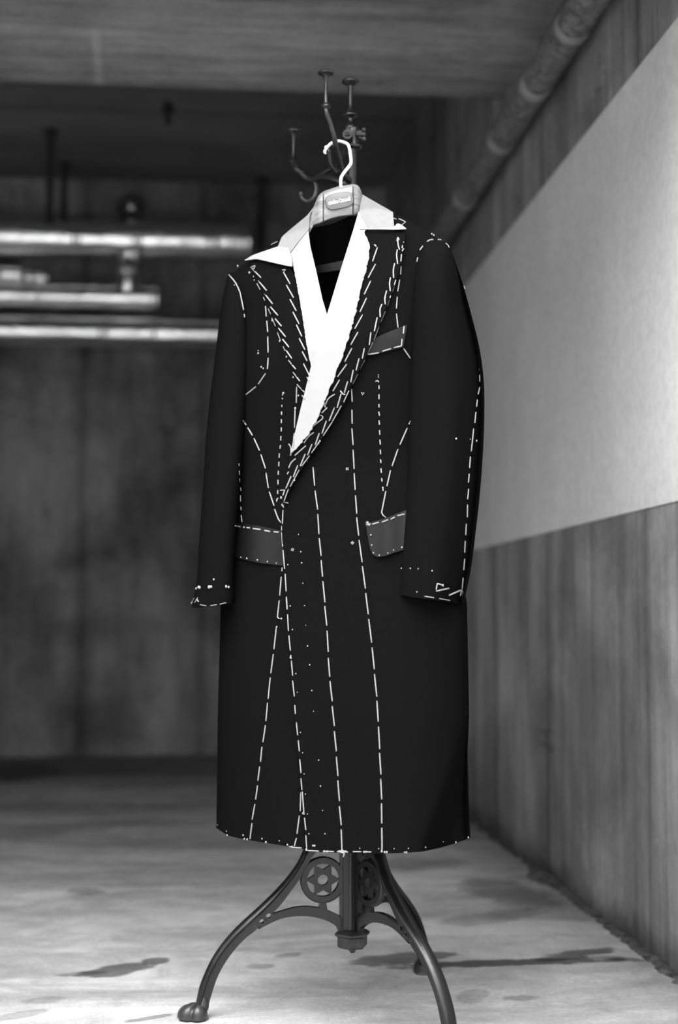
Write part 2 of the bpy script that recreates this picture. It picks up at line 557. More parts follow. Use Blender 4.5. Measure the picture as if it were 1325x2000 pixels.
def leg(ang, rfoot):
    ca, sa = math.cos(ang), math.sin(ang)
    sc = rfoot / R_FOOT
    # radial stretch grows from nothing at the pole, so the roundel keeps its shape
    def P(q, t=0.0):
        r, z = q
        r2 = r * (1 + (sc - 1) * min(1, max(0, r) / R_FOOT))
        return Vector((r2 * ca - t * sa, r2 * sa + t * ca, max(z, .0)))
    T = Vector((-sa, ca, 0))
    mb = MB()
    rib = MB()
    # rounded rib along the outer curve
    sec = [(.34, -.006), (.30, -.0095), (.10, -.0125), (-.03, -.011), (-.16, -.005), (-.19, 0), (-.16, .005), (-.03, .011), (.10, .0125), (.30, .0095), (.34, .006)]
    base = len(rib.v)
    k, n = len(sec), len(O2)
    for a, b in zip(O2, I2):
        dx, dz = b[0] - a[0], b[1] - a[1]
        ln = max(math.hypot(dx, dz), 1e-6)
        w_ = min(ln, .026) / ln
        for u_, t_ in sec:
            rib.v.append(P((a[0] + dx * w_ * u_, a[1] + dz * w_ * u_), t_))
    for j in range(n - 1):
        for q in range(k):
            a0, a1 = base + j * k + q, base + j * k + (q + 1) % k
            rib.f.append([a0, a1, a1 + k, a0 + k])
    rib.f.append([base + q for q in range(k)])
    rib.f.append([base + (n - 1) * k + q for q in range(k)][::-1])
    # arched brace
    # upright flange against the pole and the stub that carries the roundel
    z0, z1 = zat(1832), zat(1560)
    mb.slab([P((.008, z0)), P((.008, z1))], [P((.024, z0)), P((.024, z1))], T * .0055)
    mb.slab([P((.002, z0)), P((.002, z1))], [P((.018, z0)), P((.018, z1))], T * .009)
    s0 = (RC[0], RC[1] - .040)
    mb.slab([P((s0[0] - .006, s0[1])), P((s0[0] - .009, s0[1] - .02))], [P((s0[0] + .006, s0[1])), P((s0[0] + .009, s0[1] - .02))], T * .005)
    mb.slab([P((.02, RC[1] + .012)), P((.02, RC[1] - .012))], [P((RC[0] - .03, RC[1] + .012)), P((RC[0] - .03, RC[1] - .012))], T * .005)
    # top web between leg and roundel
    tw = leg_plane(600, 1674, LA)
    mb.slab([P((RC[0] + .012, RC[1] + .075)), P((RC[0] + .03, RC[1] + .02))], [P((RC[0] + .03, RC[1] + .055)), P((RC[0] + .044, RC[1] + .012))], T * .0048)
    # plate and brace, each pierced by the two eyes
    cut = MB()
    for (ex_, ey_, rr) in ((524.5, 1788, 5.4), (511, 1798.5, 4.8)):
        q = leg_plane(ex_, ey_, LA)
        ring = [(q[0] + rr * PXM * math.cos(2 * math.pi * k / 16), q[1] + rr * PXM * math.sin(2 * math.pi * k / 16)) for k in range(16)]
        cut.add([P(p, -.03) for p in ring] + [P(p, .03) for p in ring],
                [[k, (k + 1) % 16, 16 + (k + 1) % 16, 16 + k] for k in range(16)] + [list(range(16))[::-1], list(range(16, 32))])
    co = cut.build('eye_cutter', M['iron'], None, False)
    for ra, rb in ((O2, I2), (AU2, AL2)):
        sl = MB()
        sl.slab([P(q) for q in ra], [P(q) for q in rb], T * .0055)
        so = sl.build('slab_tmp', M['iron'], None, False)
        md = so.modifiers.new('eyes', 'BOOLEAN')
        md.operation, md.object, md.solver = 'DIFFERENCE', co, 'EXACT'
        me_ = bpy.data.meshes.new_from_object(so.evaluated_get(bpy.context.evaluated_depsgraph_get()))
        mb.add([v.co for v in me_.vertices], [list(p.vertices) for p in me_.polygons])
        bpy.data.objects.remove(so)
    bpy.data.objects.remove(co)
    o = mb.build('leg', M['iron'], stand, False)
    rib.build('rib', M['iron'], o)
    # roundel: ring and six pointed star with a pierced centre
    mb = MB()
    rp = PXM
    ro, ri, rh = 44 * rp, 31 * rp, 10 * rp
    n = 36
    def C(rr, w, t):
        return P((RC[0] + rr * math.cos(w), RC[1] + rr * math.sin(w)), t)
    base = len(mb.v)
    for k in range(n):
        w = 2 * math.pi * k / n
        mb.v += [C(ro, w, -.004), C(ro - .002, w, -.006), C(ri, w, -.006), C(ri, w, .006), C(ro - .002, w, .006), C(ro, w, .004)]
    for k in range(n):
        for q in range(6):
            a0, a1 = base + k * 6 + q, base + k * 6 + (q + 1) % 6
            b0, b1 = base + ((k + 1) % n) * 6 + q, base + ((k + 1) % n) * 6 + (q + 1) % 6
            mb.f.append([a0, a1, b1, b0])
    base = len(mb.v)
    for k in range(24):
        w = 2 * math.pi * k / 24
        # outline of a hexagram: points at 0, 60 ... and re-entrant corners between
        ph = (w % (math.pi / 3))
        ph = min(ph, math.pi / 3 - ph)
        rr = (ri + .002) * math.cos(math.pi / 3) / math.cos(math.pi / 3 - ph)
        mb.v += [C(rr, w, -.0045), C(rh, w, -.0045), C(rh, w, .0045), C(rr, w, .0045)]
    for k in range(24):
        for q in range(4):
            a0, a1 = base + k * 4 + q, base + k * 4 + (q + 1) % 4
            b0, b1 = base + ((k + 1) % 24) * 4 + q, base + ((k + 1) % 24) * 4 + (q + 1) % 4
            mb.f.append([a0, a1, b1, b0])
    mb.build('star_roundel', M['iron'], o, False)
    # bosses and pierced eyes where the brace joins the leg
    mb = MB()
    for (ex_, ey_, rr) in ((524.5, 1788, 6.8), (511, 1798.5, 6.0), (497, 1811, 4)):
        q = leg_plane(ex_, ey_, LA)
        base = len(mb.v)
        for k in range(14):
            w = 2 * math.pi * k / 14
            for rad, t in ((rr * rp, -.0062), (rr * rp * .72, -.0062), (rr * rp * .72, .0062), (rr * rp, .0062)):
                mb.v.append(P((q[0] + rad * math.cos(w), q[1] + rad * math.sin(w)), t))
        for k in range(14):
            for j in range(4):
                a0, a1 = base + k * 4 + j, base + k * 4 + (j + 1) % 4
                b0, b1 = base + ((k + 1) % 14) * 4 + j, base + ((k + 1) % 14) * 4 + (j + 1) % 4
                mb.f.append([a0, a1, b1, b0])
    mb.build('eyelets', M['iron_worn'], o)
    # claw foot
    mb = MB()
    q = O2[-1]
    rc = (O2[-1][0] + I2[-1][0]) / 2
    def FP(dr, dt, z):
        v = P((rc + dr, 0), dt)
        v.z = z
        return v
    nu, nv = 80, 12
    base = len(mb.v)
    for j in range(nv + 1):
        th = (math.pi / 2) * j / nv
        for k in range(nu):
            w = 2 * math.pi * k / nu
            front = max(0.0, min(1.0, (math.cos(w) + .35) / .6))
            gap = (1 - abs(math.sin(2.75 * w))) ** 2 * front      # clefts between the toes
            rad = math.sin(th) ** .75 * (1 - .22 * gap * math.sin(th))
            z_ = .003 + .0255 * max(0, math.cos(th)) ** .75 * (1 - .28 * gap)
            mb.v.append(FP(.010 + rad * math.cos(w) * (.036 if math.cos(w) > 0 else .019), .0265 * rad * math.sin(w), z_))
    for j in range(nv):
        for k in range(nu):
            a0, a1 = base + j * nu + k, base + j * nu + (k + 1) % nu
            mb.f.append([a0, a0 + nu, a1 + nu, a1])
    base2 = len(mb.v)
    for k in range(nu):
        w = 2 * math.pi * k / nu
        mb.v.append(FP(.008 + .019 * math.cos(w), .02 * math.sin(w), 0.0))
    for k in range(nu):
        a0, a1 = base + nv * nu + k, base + nv * nu + (k + 1) % nu
        mb.f.append([a0, base2 + k, base2 + (k + 1) % nu, a1])
    mb.f.append([base2 + k for k in range(nu)])
    mb.tube([FP(.002, 0, .018), FP(.0, 0, .030), FP(-.001, 0, .040)], [.0125, .011, .008], 12)
    mb.build('claw_foot', M['iron_worn'], o)
    return o

leg(LA, math.hypot(.281, .048))
leg(R(304.8), .292)
leg(R(61.8), .323)

# hook arms
def arm_knob(px, y_disc, y_bead, yd, hw, parent):
    mb = MB()
    s = (D0 + yd) / F
    c = PX(px, (y_disc + y_bead) / 2, yd)
    zz = lambda py: PX(px, py, yd).z - c.z
    pr = [(y_bead + 8, 3.5), (y_bead + 4, 6), (y_bead, 10), (y_bead - 3, 9.5), (y_bead - 6, 6), (y_bead - 9, 4.6), ((y_disc + y_bead) / 2, 3.6),
          (y_disc + 20, 4), (y_disc + 11, 5), (y_disc + 7, 9), (y_disc + 4, hw), (y_disc + 1, hw + .4), (y_disc - 2, hw * .85), (y_disc - 4, hw * .5), (y_disc - 4.6, 1)]
    mb.lathe([(zz(p), h * s) for p, h in pr], c, 24)
    return mb.build('knob', M['brass'], parent)

FY, LY = -.143, .11
mb = MB()
mb.tube([PX(x, y, d) for x, y, d in smooth_tab([(637, 214, FY), (640, 226, FY), (647, 246, FY + .006), (653, 268, FY + .012), (657, 288, FY + .03), (662, 312, FY + .06), (668, 335, -.05), (682, 352, -.008)])],
        [.0052 if i < 36 else .0066 for i in range(57)], 10)
mb.tube([PX(x, y, d) for x, y, d in smooth_tab([(659, 322, -.075), (666, 306, -.05), (676, 296, -.03), (684, 300, -.008)])], .0045, 8)
arm1 = mb.build('hook_arm', M['iron'], stand)
arm_knob(637, 141, 209, FY, 15.5, arm1)
mb = MB()
mb.tube([PX(x, y, d) for x, y, d in smooth_tab([(660, 330, -.07), (655, 334, -.085), (649, 328, -.10), (645, 316, -.108), (643.5, 304, -.112), (643, 297, -.113)])], .0036, 8)
mb.ball(PX(643, 296, -.113), .0055, nu=10, nv=6)
mb.build('lower_hook', M['brass'], arm1)

mb = MB()
pts = smooth_tab([(573, 320, LY), (577, 328, LY), (586, 336, LY - .005), (594, 344, LY - .012), (604, 350, LY - .02), (618, 350, LY - .035), (636, 346, LY - .06), (656, 352, LY - .08), (684, 362, .012)])
rr = [.0062 + .0006 * math.sin(i * 2.1) for i in range(len(pts))]
mb.tube([PX(*p) for p in pts], rr, 10)
mb.tube([PX(x, y, d) for x, y, d in smooth_tab([(612, 352, LY - .03), (630, 340, LY - .05), (648, 330, LY - .07), (664, 334, .025), (684, 340, .012)])], .005, 8)
arm2 = mb.build('hook_arm', M['iron'], stand)
arm_knob(573.5, 254, 317, LY, 13.5, arm2)
mb = MB()
pts = smooth_tab([(614, 350, LY - .03), (617.5, 362, LY - .03), (617.5, 376, LY - .03), (611, 388, LY - .03), (600, 393, LY - .03), (591, 388, LY - .03), (588, 380, LY - .03)])
mb.tube([PX(*p) for p in pts], [.0042 - .0012 * i / len(pts) for i in range(len(pts))], 8)
mb.ball(PX(588, 379, LY - .03), .0052, nu=10, nv=6)
mb.build('lower_hook', M['iron_worn'], arm2)

# ------------------------------------------------------------------ coat: shape of the body
YC, SLOPE = -.120, -.30
L_TAB = [(440, 452), (538, 452), (600, 470), (700, 468), (900, 462), (1050, 450), (1180, 433), (1400, 427), (1606, 424), (1700, 424)]
R_TAB = [(400, 872), (478, 872), (560, 846), (700, 832), (880, 846), (1020, 884), (1180, 911), (1400, 915), (1470, 912), (1540, 914), (1636, 918), (1700, 919)]
S_TAB = [(430, 556), (452, 538), (485, 508), (545, 466), (601, 447), (650, 438), (701, 415), (735, 409), (770, 417), (800, 432), (850, 461), (872, 478), (900, 520)]
T_TAB = [(420, .085), (560, .10), (760, .095), (900, .085), (1100, .095), (1400, .115), (1670, .125)]

def D(px, py, back=False):
    l, r = interp(L_TAB, py), interp(R_TAB, py)
    c, hw = (l + r) / 2, (r - l) / 2
    s = max(-1, min(1, (px - c) / hw))
    h = max(0.0, py - interp(S_TAB, px))
    tf = min(1.0, h / 240.0) ** .55 if not back else min(1.0, h / 120.0) ** .5
    t = interp(T_TAB, py) * tf * (1 - abs(s) ** 2.3) ** (1 / 2.3)
    y = YC + SLOPE * (px - 662.5) * PXM
    if back:
        return y + t * .7
    # soft drape: shallow vertical folds low down, the pull from the break of the lapel
    low = min(1, max(0, (py - 1050) / 500))
    y -= .0035 * low * math.sin((px - 430) / 34.0 + py / 400.0)
    # creased side fold near the right hem
    e = (px - 895) * .95 + (py - 1450) * .33
    if e > 0 and py > 1300:
        y += min(.06, e * .0012) * min(1, (py - 1300) / 160)
    return y - t

GARMENT = []                                  # evaluated meshes for the basting to lie on

def solid_grid(name, grid, th, mat, parent, wrap=False, outward=None):
    """sheet from a grid of points, thickened to a closed solid; th runs away from the camera side"""
    nv, nu = len(grid), len(grid[0])
    bm = bmesh.new()
    vs = [[bm.verts.new(p) for p in row] for row in grid]
    for j in range(nv - 1):
        for i in range(nu if wrap else nu - 1):
            a, b, c, d = vs[j][i], vs[j][(i + 1) % nu], vs[j + 1][(i + 1) % nu], vs[j + 1][i]
            try:
                bm.faces.new((a, b, c, d))
            except ValueError:
                pass
    bmesh.ops.recalc_face_normals(bm, faces=bm.faces)
    bm.normal_update()
    # orient: outer side towards the camera (sheets) or away from the axis (tubes)
    f = max(bm.faces, key=lambda q: q.calc_area())
    if wrap:
        c = sum((v.co for v in bm.verts), Vector()) / len(bm.verts)
        score = 0
        for q in bm.faces:
            m_ = q.calc_center_median() - c
            m_.z = 0
            score += q.normal.dot(m_)
    else:
        score = sum(q.normal.dot(CAM_L - q.calc_center_median()) for q in bm.faces)
    if score < 0:
        bmesh.ops.reverse_faces(bm, faces=bm.faces)
    bm.normal_update()
    bm.verts.index_update()
    n = len(bm.verts)
    verts = [v.co.copy() for v in bm.verts] + [v.co - v.normal * th for v in bm.verts]
    faces = [[v.index for v in q.verts] for q in bm.faces]
    inner = [[i + n for i in q][::-1] for q in faces]
    rim = []
    for e in bm.edges:
        if len(e.link_faces) == 1:
            q = e.link_faces[0]
            idx = [v.index for v in q.verts]
            a, b = e.verts[0].index, e.verts[1].index
            k = idx.index(a)
            if idx[(k + 1) % len(idx)] != b:
                a, b = b, a
            rim.append([b, a, a + n, b + n])
    GARMENT.append((verts[:n], faces))
    bm.free()
    me = bpy.data.meshes.new(name)
    me.from_pydata([tuple(v) for v in verts], [], faces + inner + rim)
    me.polygons.foreach_set('use_smooth', [True] * len(me.polygons))
    me.set_sharp_from_angle(angle=R(50))
    me.materials.append(mat)
    o = bpy.data.objects.new(name, me)
    COL.objects.link(o)
    o.parent = parent
    return o

def coons(top, bot, left, right, nu, nv):
    """pixel grid inside four boundary polylines"""
    T, B = along(top, nu), along(bot, nu)
    Lr, Rr = along(left, nv), along(right, nv)
    g = []
    for j in range(nv):
        v = j / (nv - 1)
        row = []
        for i in range(nu):
            u = i / (nu - 1)
            row.append(tuple((1 - v) * T[i][k] + v * B[i][k] + (1 - u) * Lr[j][k] + u * Rr[j][k]
                             - ((1 - u) * (1 - v) * T[0][k] + u * (1 - v) * T[-1][k] + (1 - u) * v * B[0][k] + u * v * B[-1][k]) for k in range(2)))
        g.append(row)
    return g

def sheet(name, pgrid, off, mat, parent, th=.0025, lift=None):
    g = [[PX(px, py, D(px, py) + off + (lift(px, py) if lift else 0)) for px, py in row] for row in pgrid]
    return solid_grid(name, g, th, mat, parent)

coat = thing('overcoat', 'long black unfinished overcoat with white basting stitches, hanging on the iron stand',
             'coat', (BASE.x, BASE.y, 0), -YAW)
HEM_L = [(424, 1618), (433, 1624), (445, 1632), (470, 1638), (492, 1642), (524, 1647), (562, 1653), (594, 1659)]
HEM_R = [(599, 1663), (640, 1665), (700, 1667), (754, 1667), (788, 1666), (825, 1663.5), (864, 1655), (890, 1647), (918, 1637)]
HEM = HEM_L + HEM_R
LEFT_RAIL = [(452, 538), (462, 570), (470, 600), (468, 700), (465, 800), (462, 900), (450, 1050), (433, 1180), (427, 1400), (424, 1618)]
RIGHT_RAIL = [(872, 478), (846, 560), (832, 700), (846, 880), (884, 1020), (911, 1180), (915, 1400), (912, 1470), (914, 1540), (918, 1637)]

# back
bg = coons([(452, 538), (485, 508), (545, 466), (601, 447), (650, 438), (701, 415), (735, 410), (770, 418), (800, 432), (850, 462), (872, 478)],
           HEM, LEFT_RAIL, RIGHT_RAIL, 41, 70)
g = []
for row in bg:
    r_ = []
    for px, py in row:
        ymid = YC + SLOPE * (px - 662.5) * PXM
        p = PX(px, py, ymid)
        p.y = D(px, py, True) + .002
        r_.append(p)
    g.append(r_)
solid_grid('back_panel', g, .002, M['wool'], coat)
# fronts
lf = coons([(452, 538), (485, 508), (545, 466), (590, 449), (601, 448)], HEM_L + [(650, 1664)],
           LEFT_RAIL, [(601, 448), (618, 530), (637, 612), (646, 700), (650, 900), (650, 1300), (650, 1664)], 30, 80)
sheet('front_panel', lf, .002, M['wool'], coat)
rf = coons([(701, 416), (735, 410), (770, 418), (800, 432), (850, 462), (872, 478)], HEM_R,
           [(701, 416), (690, 452), (640, 614), (612, 702), (568, 887), (552, 985), (551, 1040), (555, 1130), (562, 1240), (572, 1350), (582, 1460), (592, 1570), (599, 1663)],
           RIGHT_RAIL, 44, 90)
sheet('front_panel', rf, -.005, M['wool'], coat)
# loop tape inside the back of the neck
mb = MB()
q = [PX(618, 538, .0), PX(672, 528, -.015), PX(672, 545, -.015), PX(618, 552, .0)]
off = Vector((0, -.004, 0))
for p in q:
    p.y = D(640, 540, True) - .028 + SLOPE * (p.x - PX(645, 540).x)
mb.add([p for p in q] + [p + off for p in q], [(0, 1, 2, 3), (7, 6, 5, 4), (0, 4, 5, 1), (1, 5, 6, 2), (2, 6, 7, 3), (3, 7, 4, 0)])
mb.build('hanging_loop', M['satin'], coat, False)

def ragged(poly, n, amp):
    pts = along(poly, n)
    out = []
    for i, (x, y) in enumerate(pts):
        a = amp * (random.random() - .5) * 2 * (1 if 0 < i < n - 1 else 0)
        out.append((x + a, y + a * .3))
    return out

# lapels
l_in = [(563, 519), (570, 519), (578, 545), (584, 575), (590, 610), (597, 660), (604, 700), (612, 735), (606, 775)]
l_out = [(486, 507), (500, 535), (520, 580), (535, 620), (550, 660), (570, 710), (588, 757), (600, 785), (606, 800)]
def bend_left(px, py):
    return -.004 * max(0, min(1, (px - 480) / 60))
sheet('lapel', coons([(486, 507), (505, 505), (540, 513), (566, 519)], [(606, 800), (608, 795), (612, 775)], l_out, [(566, 519), (578, 545), (584, 575), (590, 610), (597, 660), (604, 700), (612, 735), (612, 775)], 12, 40),
      -.007, M['wool'], coat, .003)
r_out = [(793, 448), (790, 480), (785, 509), (776, 541), (764, 577), (749, 615), (730, 661), (717, 693), (686, 753), (673, 786), (640, 840), (624, 864), (599, 901), (574, 940), (554, 982)]
r_in = [(709, 448), (700, 480), (690, 520), (676, 570), (655, 640), (630, 715), (605, 790), (580, 860), (566, 905), (556, 950), (550, 982)]
sheet('lapel', coons([(709, 448), (740, 449), (770, 448), (793, 448)], [(550, 982), (552, 984), (554, 982)], r_in, r_out, 16, 60), -.016, M['wool'], coat, .003)

# exposed canvas
ls_out = ragged([(566, 492), (573, 515), (578, 545), (584, 575), (590, 610), (597, 660), (604, 700), (610, 724), (606, 760), (600, 780)], 90, .8)
ls_in = [(602, 448), (606, 480), (618, 530), (630, 585), (639, 614), (640, 650), (636, 700), (622, 760), (614, 782)]
sheet('canvas_strip', coons([(566, 492), (585, 470), (602, 448)], [(600, 780), (614, 782)], ls_out, ls_in, 10, 90), -.013, M['canvas'], coat, .002)
rs_in = [(701, 412), (690, 450), (664, 532), (639, 614), (611, 702), (585, 808), (567, 886)]
rs_out = ragged([(718, 445), (711, 450), (715, 462), (723, 476), (721, 500), (716, 522), (702, 580), (690, 630), (671, 690), (650, 745), (632, 788), (618, 822), (600, 852), (580, 874), (566, 890)], 150, 1.5)
sheet('canvas_strip', coons([(701, 412), (708, 428), (718, 445)], [(567, 886), (566, 890)], rs_in, rs_out, 12, 150), -.022, M['canvas'], coat, .002)
# folded back canvas point on the left lapel
sheet('canvas_point', coons([(478, 508), (494, 498), (520, 489), (543, 481), (562, 483)], [(478, 508.6), (500, 505), (530, 512), (562, 519), (571, 520)],
                            [(478, 508), (478, 508.6)], [(562, 483), (570, 500), (571, 520)], 16, 8), -.018, M['canvas'], coat, .002)
# collar leaves
def collar_lift(px, py):
    return 0.0
sheet('collar_leaf', coons([(615, 402), (600, 421), (572, 444), (551, 462), (543, 481)], [(606, 420), (603, 448), (590, 463), (567, 493), (560, 484)],
                           [(615, 402), (606, 420)], [(543, 481), (560, 484)], 18, 10), -.016, M['collar'], coat, .002)
sheet('collar_leaf', coons([(709, 380), (722, 388), (745, 401), (768, 414)], [(718, 446), (740, 447), (771, 445)],
                           [(709, 380), (705, 396), (702, 414), (709, 430), (718, 446)], ragged([(768, 414), (769, 430), (771, 445)], 20, .5), 14, 20), -.018, M['collar'], coat, .002)
sheet('canvas_point', coons([(703, 446), (740, 445), (770, 443), (776, 436.5), (782, 437), (794, 446)], [(703, 447.6), (740, 447.4), (770, 448), (794, 447)],
                            [(703, 446), (703, 447.6)], [(794, 446), (794, 447)], 24, 6), -.024, M['canvas'], coat, .0015)

# pockets
sheet('chest_welt', coons([(716, 672), (739, 657), (768, 645), (796, 634)], [(716, 694), (740, 690), (788, 678)],
                          [(716, 672), (716, 694)], [(796, 634), (792, 656), (788, 678)], 10, 6), -.0095, M['satin'], coat, .003)
def flap_lift(x0, period):
    return lambda px, py: -.0022 * math.sin((px - x0) / period)
sheet('pocket_flap', coons([(715, 1023), (735, 1017), (754, 1012), (775, 1003), (794, 996)], [(729, 1084), (738, 1088), (753, 1086), (768, 1080), (788, 1074)],
                           [(715, 1023), (719, 1050), (723, 1072), (729, 1084)], [(794, 996), (791, 1035), (788, 1074)], 20, 12), -.011, M['satin'], coat, .003, flap_lift(745, 9))
sheet('pocket_flap', coons([(452, 1021), (480, 1023), (501, 1026), (525, 1031), (553, 1037)], [(452, 1087), (480, 1094), (510, 1100), (554, 1105)],
                           [(452, 1021), (452, 1087)], [(553, 1037), (554, 1105)], 24, 12), -.004, M['satin'], coat, .0025, flap_lift(478, 13))

# sleeves: rows of (photograph row, left, right, depth, half thickness, tilt of the row)
def sleeve(tab, ridge, n=40):
    rows = smooth_tab(tab)
    g = []
    for py, l, r, yc, t, tilt in rows:
        row = []
        c, hw = (l + r) / 2, (r - l) / 2
        for k in range(n):
            w = 2 * math.pi * k / n
            cs, sn = math.cos(w), math.sin(w)
            e = 2 / 2.5
            sx = math.copysign(abs(cs) ** e, cs)
            sy = math.copysign(abs(sn) ** e, sn)
            y = yc - t * sy + SLOPE * hw * sx * PXM * .8
            if ridge and sn > 0 and sx > .15:
                y += (sx - .15) * t * ridge * min(1, max(0, (py - 470) / 120))
            row.append(PX(c + hw * sx, py + tilt * sx + (0 if py < 1150 else 2 * sn), y))
        g.append(row)
    return g

LS = [(534, 452, 458, -.040, .006, 3), (540, 447, 466, -.042, .018, 5), (552, 443, 472, -.046, .028, 7), (575, 438, 479, -.05, .038, 6), (620, 430, 486, -.056, .046, 4),
      (700, 420, 487, -.064, .05, 2), (780, 410, 483, -.072, .05, 0), (860, 402, 476, -.080, .05, 0), (960, 396, 468, -.09, .05, 0),
      (1060, 389, 459, -.096, .048, 0), (1130, 385, 456, -.10, .046, -1), (1160, 379, 457, -.10, .045, -2), (1182, 375, 456, -.10, .044, -4)]
RS = [(469, 848, 862, -.180, .006, 0), (473, 836, 870, -.183, .018, 2), (481, 828, 879, -.188, .03, 3), (496, 820, 886, -.193, .042, 4), (520, 813, 894, -.197, .05, 4),
      (560, 807, 907, -.202, .056, 3), (620, 803, 923, -.208, .058, 2), (680, 801, 937, -.212, .058, 0), (740, 800, 945, -.217, .058, 0), (800, 799, 946.5, -.222, .058, 0),
      (880, 797, 944, -.228, .058, 0), (960, 793, 938, -.234, .056, 2), (1040, 787, 929, -.238, .054, 4), (1100, 782, 921, -.240, .052, 6), (1140, 779, 913, -.242, .05, 8), (1169, 776, 906, -.242, .048, 9)]
solid_grid('sleeve', sleeve(LS, 0), .003, M['wool'], coat, wrap=True)
solid_grid('sleeve', sleeve(RS, 1.25), .003, M['wool'], coat, wrap=True)

# ------------------------------------------------------------------ basting threads and tailor's tacks
bv, bf = [], []
for v_, f_ in GARMENT:
    n0 = len(bv)
    bv += v_
    bf += [[i + n0 for i in q] for q in f_]
BVH = BVHTree.FromPolygons(bv, bf)

def on_cloth(px, py, lift=.0012):
    """point of the garment's surface, found by the line of sight from where the tailor's dash is seen"""
    d = RAY(px, py)
    hit = BVH.ray_cast(CAM_L, d)
    if hit[0] is None:
        p = PX(px, py, D(px, py) - .006)
    else:
        p = hit[0]
    return p - d * lift

CROP = {'2': (420, 460, .30189), '3': (640, 400, .27170), '4': (370, 800, .23396), '5': (640, 800, .25660), '6': (400, 1150, .275), '7': (640, 1200, .26),
        'A': (690, 380, .15849), 'B': (430, 470, .1434), 'C': (600, 430, .15849), 'D': (540, 680, .18113), 'E': (360, 1080, .08302), 'G': (770, 1080, .12075),
        'H': (470, 370, .1434), '0': (0, 0, 1)}
def uncrop(c, x, y):
    ox, oy, s = CROP[c]
    return ox + x * s, oy + y * s

def thread(spec, width=1.0, double=True, lift=.0012):
    """one length of basting cotton: its visible dashes; spec = 'crop: x,y-x,y; ...' segments"""
    mb = MB()
    for part in spec.split('|'):
        c, body = part.strip().split(':')
        for dash in body.split(';'):
            pts = [uncrop(c.strip(), *map(float, q.split(','))) for q in dash.strip().split('/')]
            n = max(4, 3 * len(pts))
            if len(pts) == 3:
                a_, b_ = Vector(pts[1]) - Vector(pts[0]), Vector(pts[2]) - Vector(pts[1])
                if a_.length > 0 and b_.length > 0 and a_.angle(b_) < .9:
                    pts, n = smooth_tab(pts), 8
            P2 = along(pts, n)
            P3 = [on_cloth(x, y, lift) for x, y in P2]
            P3[0] += (P3[1] - P3[0]) * .0
            t = (P3[-1] - P3[0])
            if t.length < 1e-6:
                continue
            side = t.cross(RAY(*P2[0])).normalized()
            r = .00060 * width
            rad = [r * .7] + [r] * (n - 2) + [r * .7]
            if double:
                mb.tube([p + side * r * .9 for p in P3], rad, 6)
                mb.tube([p - side * r * .9 for p in P3], rad, 6)
            else:
                mb.tube(P3, [q * 1.4 for q in rad], 6)
    return mb.build('basting_thread', M['thread'], coat)

def tack(c, x, y, r=1.0, n=1):
    """a tailor's tack: tuft of cut thread ends"""
    mb = MB()
    px, py = uncrop(c, x, y)
    for k in range(n):
        w = 2 * math.pi * k / max(n, 1) + x
        dx, dy = (2.2 * math.cos(w), 2.0 * math.sin(w)) if n > 1 else (0, 0)
        p = on_cloth(px + dx, py + dy, .0012)
        d = RAY(px, py)
        mb.ball(p, .00118 * r, 1, .8, 1.25, nu=6, nv=5)
    return mb.build('tailor_tack', M['thread'], coat)

# left body: sleeve seam, strap line, lapel padding, lapel edge
thread('B: 120,463/205,560/270,690/322,945; 330,1000/335,1045')
thread('B: 620,890/630,1035; 637,1090/650,1245; 650,1305/655,1525 | 2: 345,790/340,865; 328,892/280,962; 265,978/200,1030')
thread('B: 415,365/475,340/470,380/430,372; 430,375/560,505; 520,545/635,680; 605,720/717,862; 685,900/790,1020; 748,1060/838,1165; 795,1190/893,1310; 850,1340/940,1452'
       ' | 2: 458,738/498,796; 475,805/523,865; 505,883/550,943; 530,962/578,1013; 562,1033/582,1055')
thread('B: 845,400/895,395/870,425; 862,425/955,590; 903,603/1003,778; 952,797/1040,958; 992,970/1078,1135; 1040,1145/1115,1305; 1078,1328/1158,1487'
       ' | 2: 565,750/597,812; 573,828/613,908; 595,915/610,940')
thread('B: 500,580/548,670; 590,770/610,815; 655,925/690,1000; 705,1050/755,1165; 780,1245/825,1365; 860,1440/885,1500', .7)
# right lapel padding, edge and strap line
thread('C: 830,300/855,325; 868,335/808,508; 845,540/753,712; 785,748/705,915; 735,957/652,1132; 685,1165/588,1338; 628,1378/540,1535'
       ' | D: 815,0/738,147; 760,172/660,310; 682,340/610,465; 632,495/560,545/533,605; 515,580/528,640; 550,640/490,700; 455,718/500,730/500,760/390,845/385,880;'
       ' 405,908/345,955/298,1023; 318,1052/198,1158; 210,1190/160,1235/133,1293; 133,1330/118,1360; 160,1380/103,1515')
thread('C: 1105,255/1118,210/1140,240/1115,255; 1118,240/1125,310/1142,365; 1115,360/1105,430/1118,540; 1082,530/1065,610/1068,712; 1030,705/1018,780/1027,876;'
       ' 982,868/960,960/965,1038; 925,1032/900,1100/903,1195; 865,1197/830,1370; 788,1380/768,1538'
       ' | D: 950,0/928,112; 893,108/860,240; 830,235/803,368; 770,358/733,485; 690,458/720,495/745,500; 700,490/655,645; 628,640/570,785; 540,783/493,920; 463,917/420,1045;'
       ' 385,1035/337,1155; 312,1140/257,1273; 232,1262/183,1390')
thread('C: 1095,735/1052,885; 1032,930/988,1055; 965,1122/905,1258; 887,1305/825,1480; 812,1500/747,1645'
       ' | D: 955,125/902,220; 879,278/820,390; 794,437/727,580; 702,620/605,790; 597,805/505,945; 467,1005/380,1130; 359,1160/272,1273; 247,1312/150,1492; 130,1520/83,1650', .8)
thread('C: 1178,310/1172,345; 1165,420/1157,510; 1160,568/1153,670; 1143,733/1118,880; 1113,943/1102,1090; 1103,1152/1122,1323', .9)
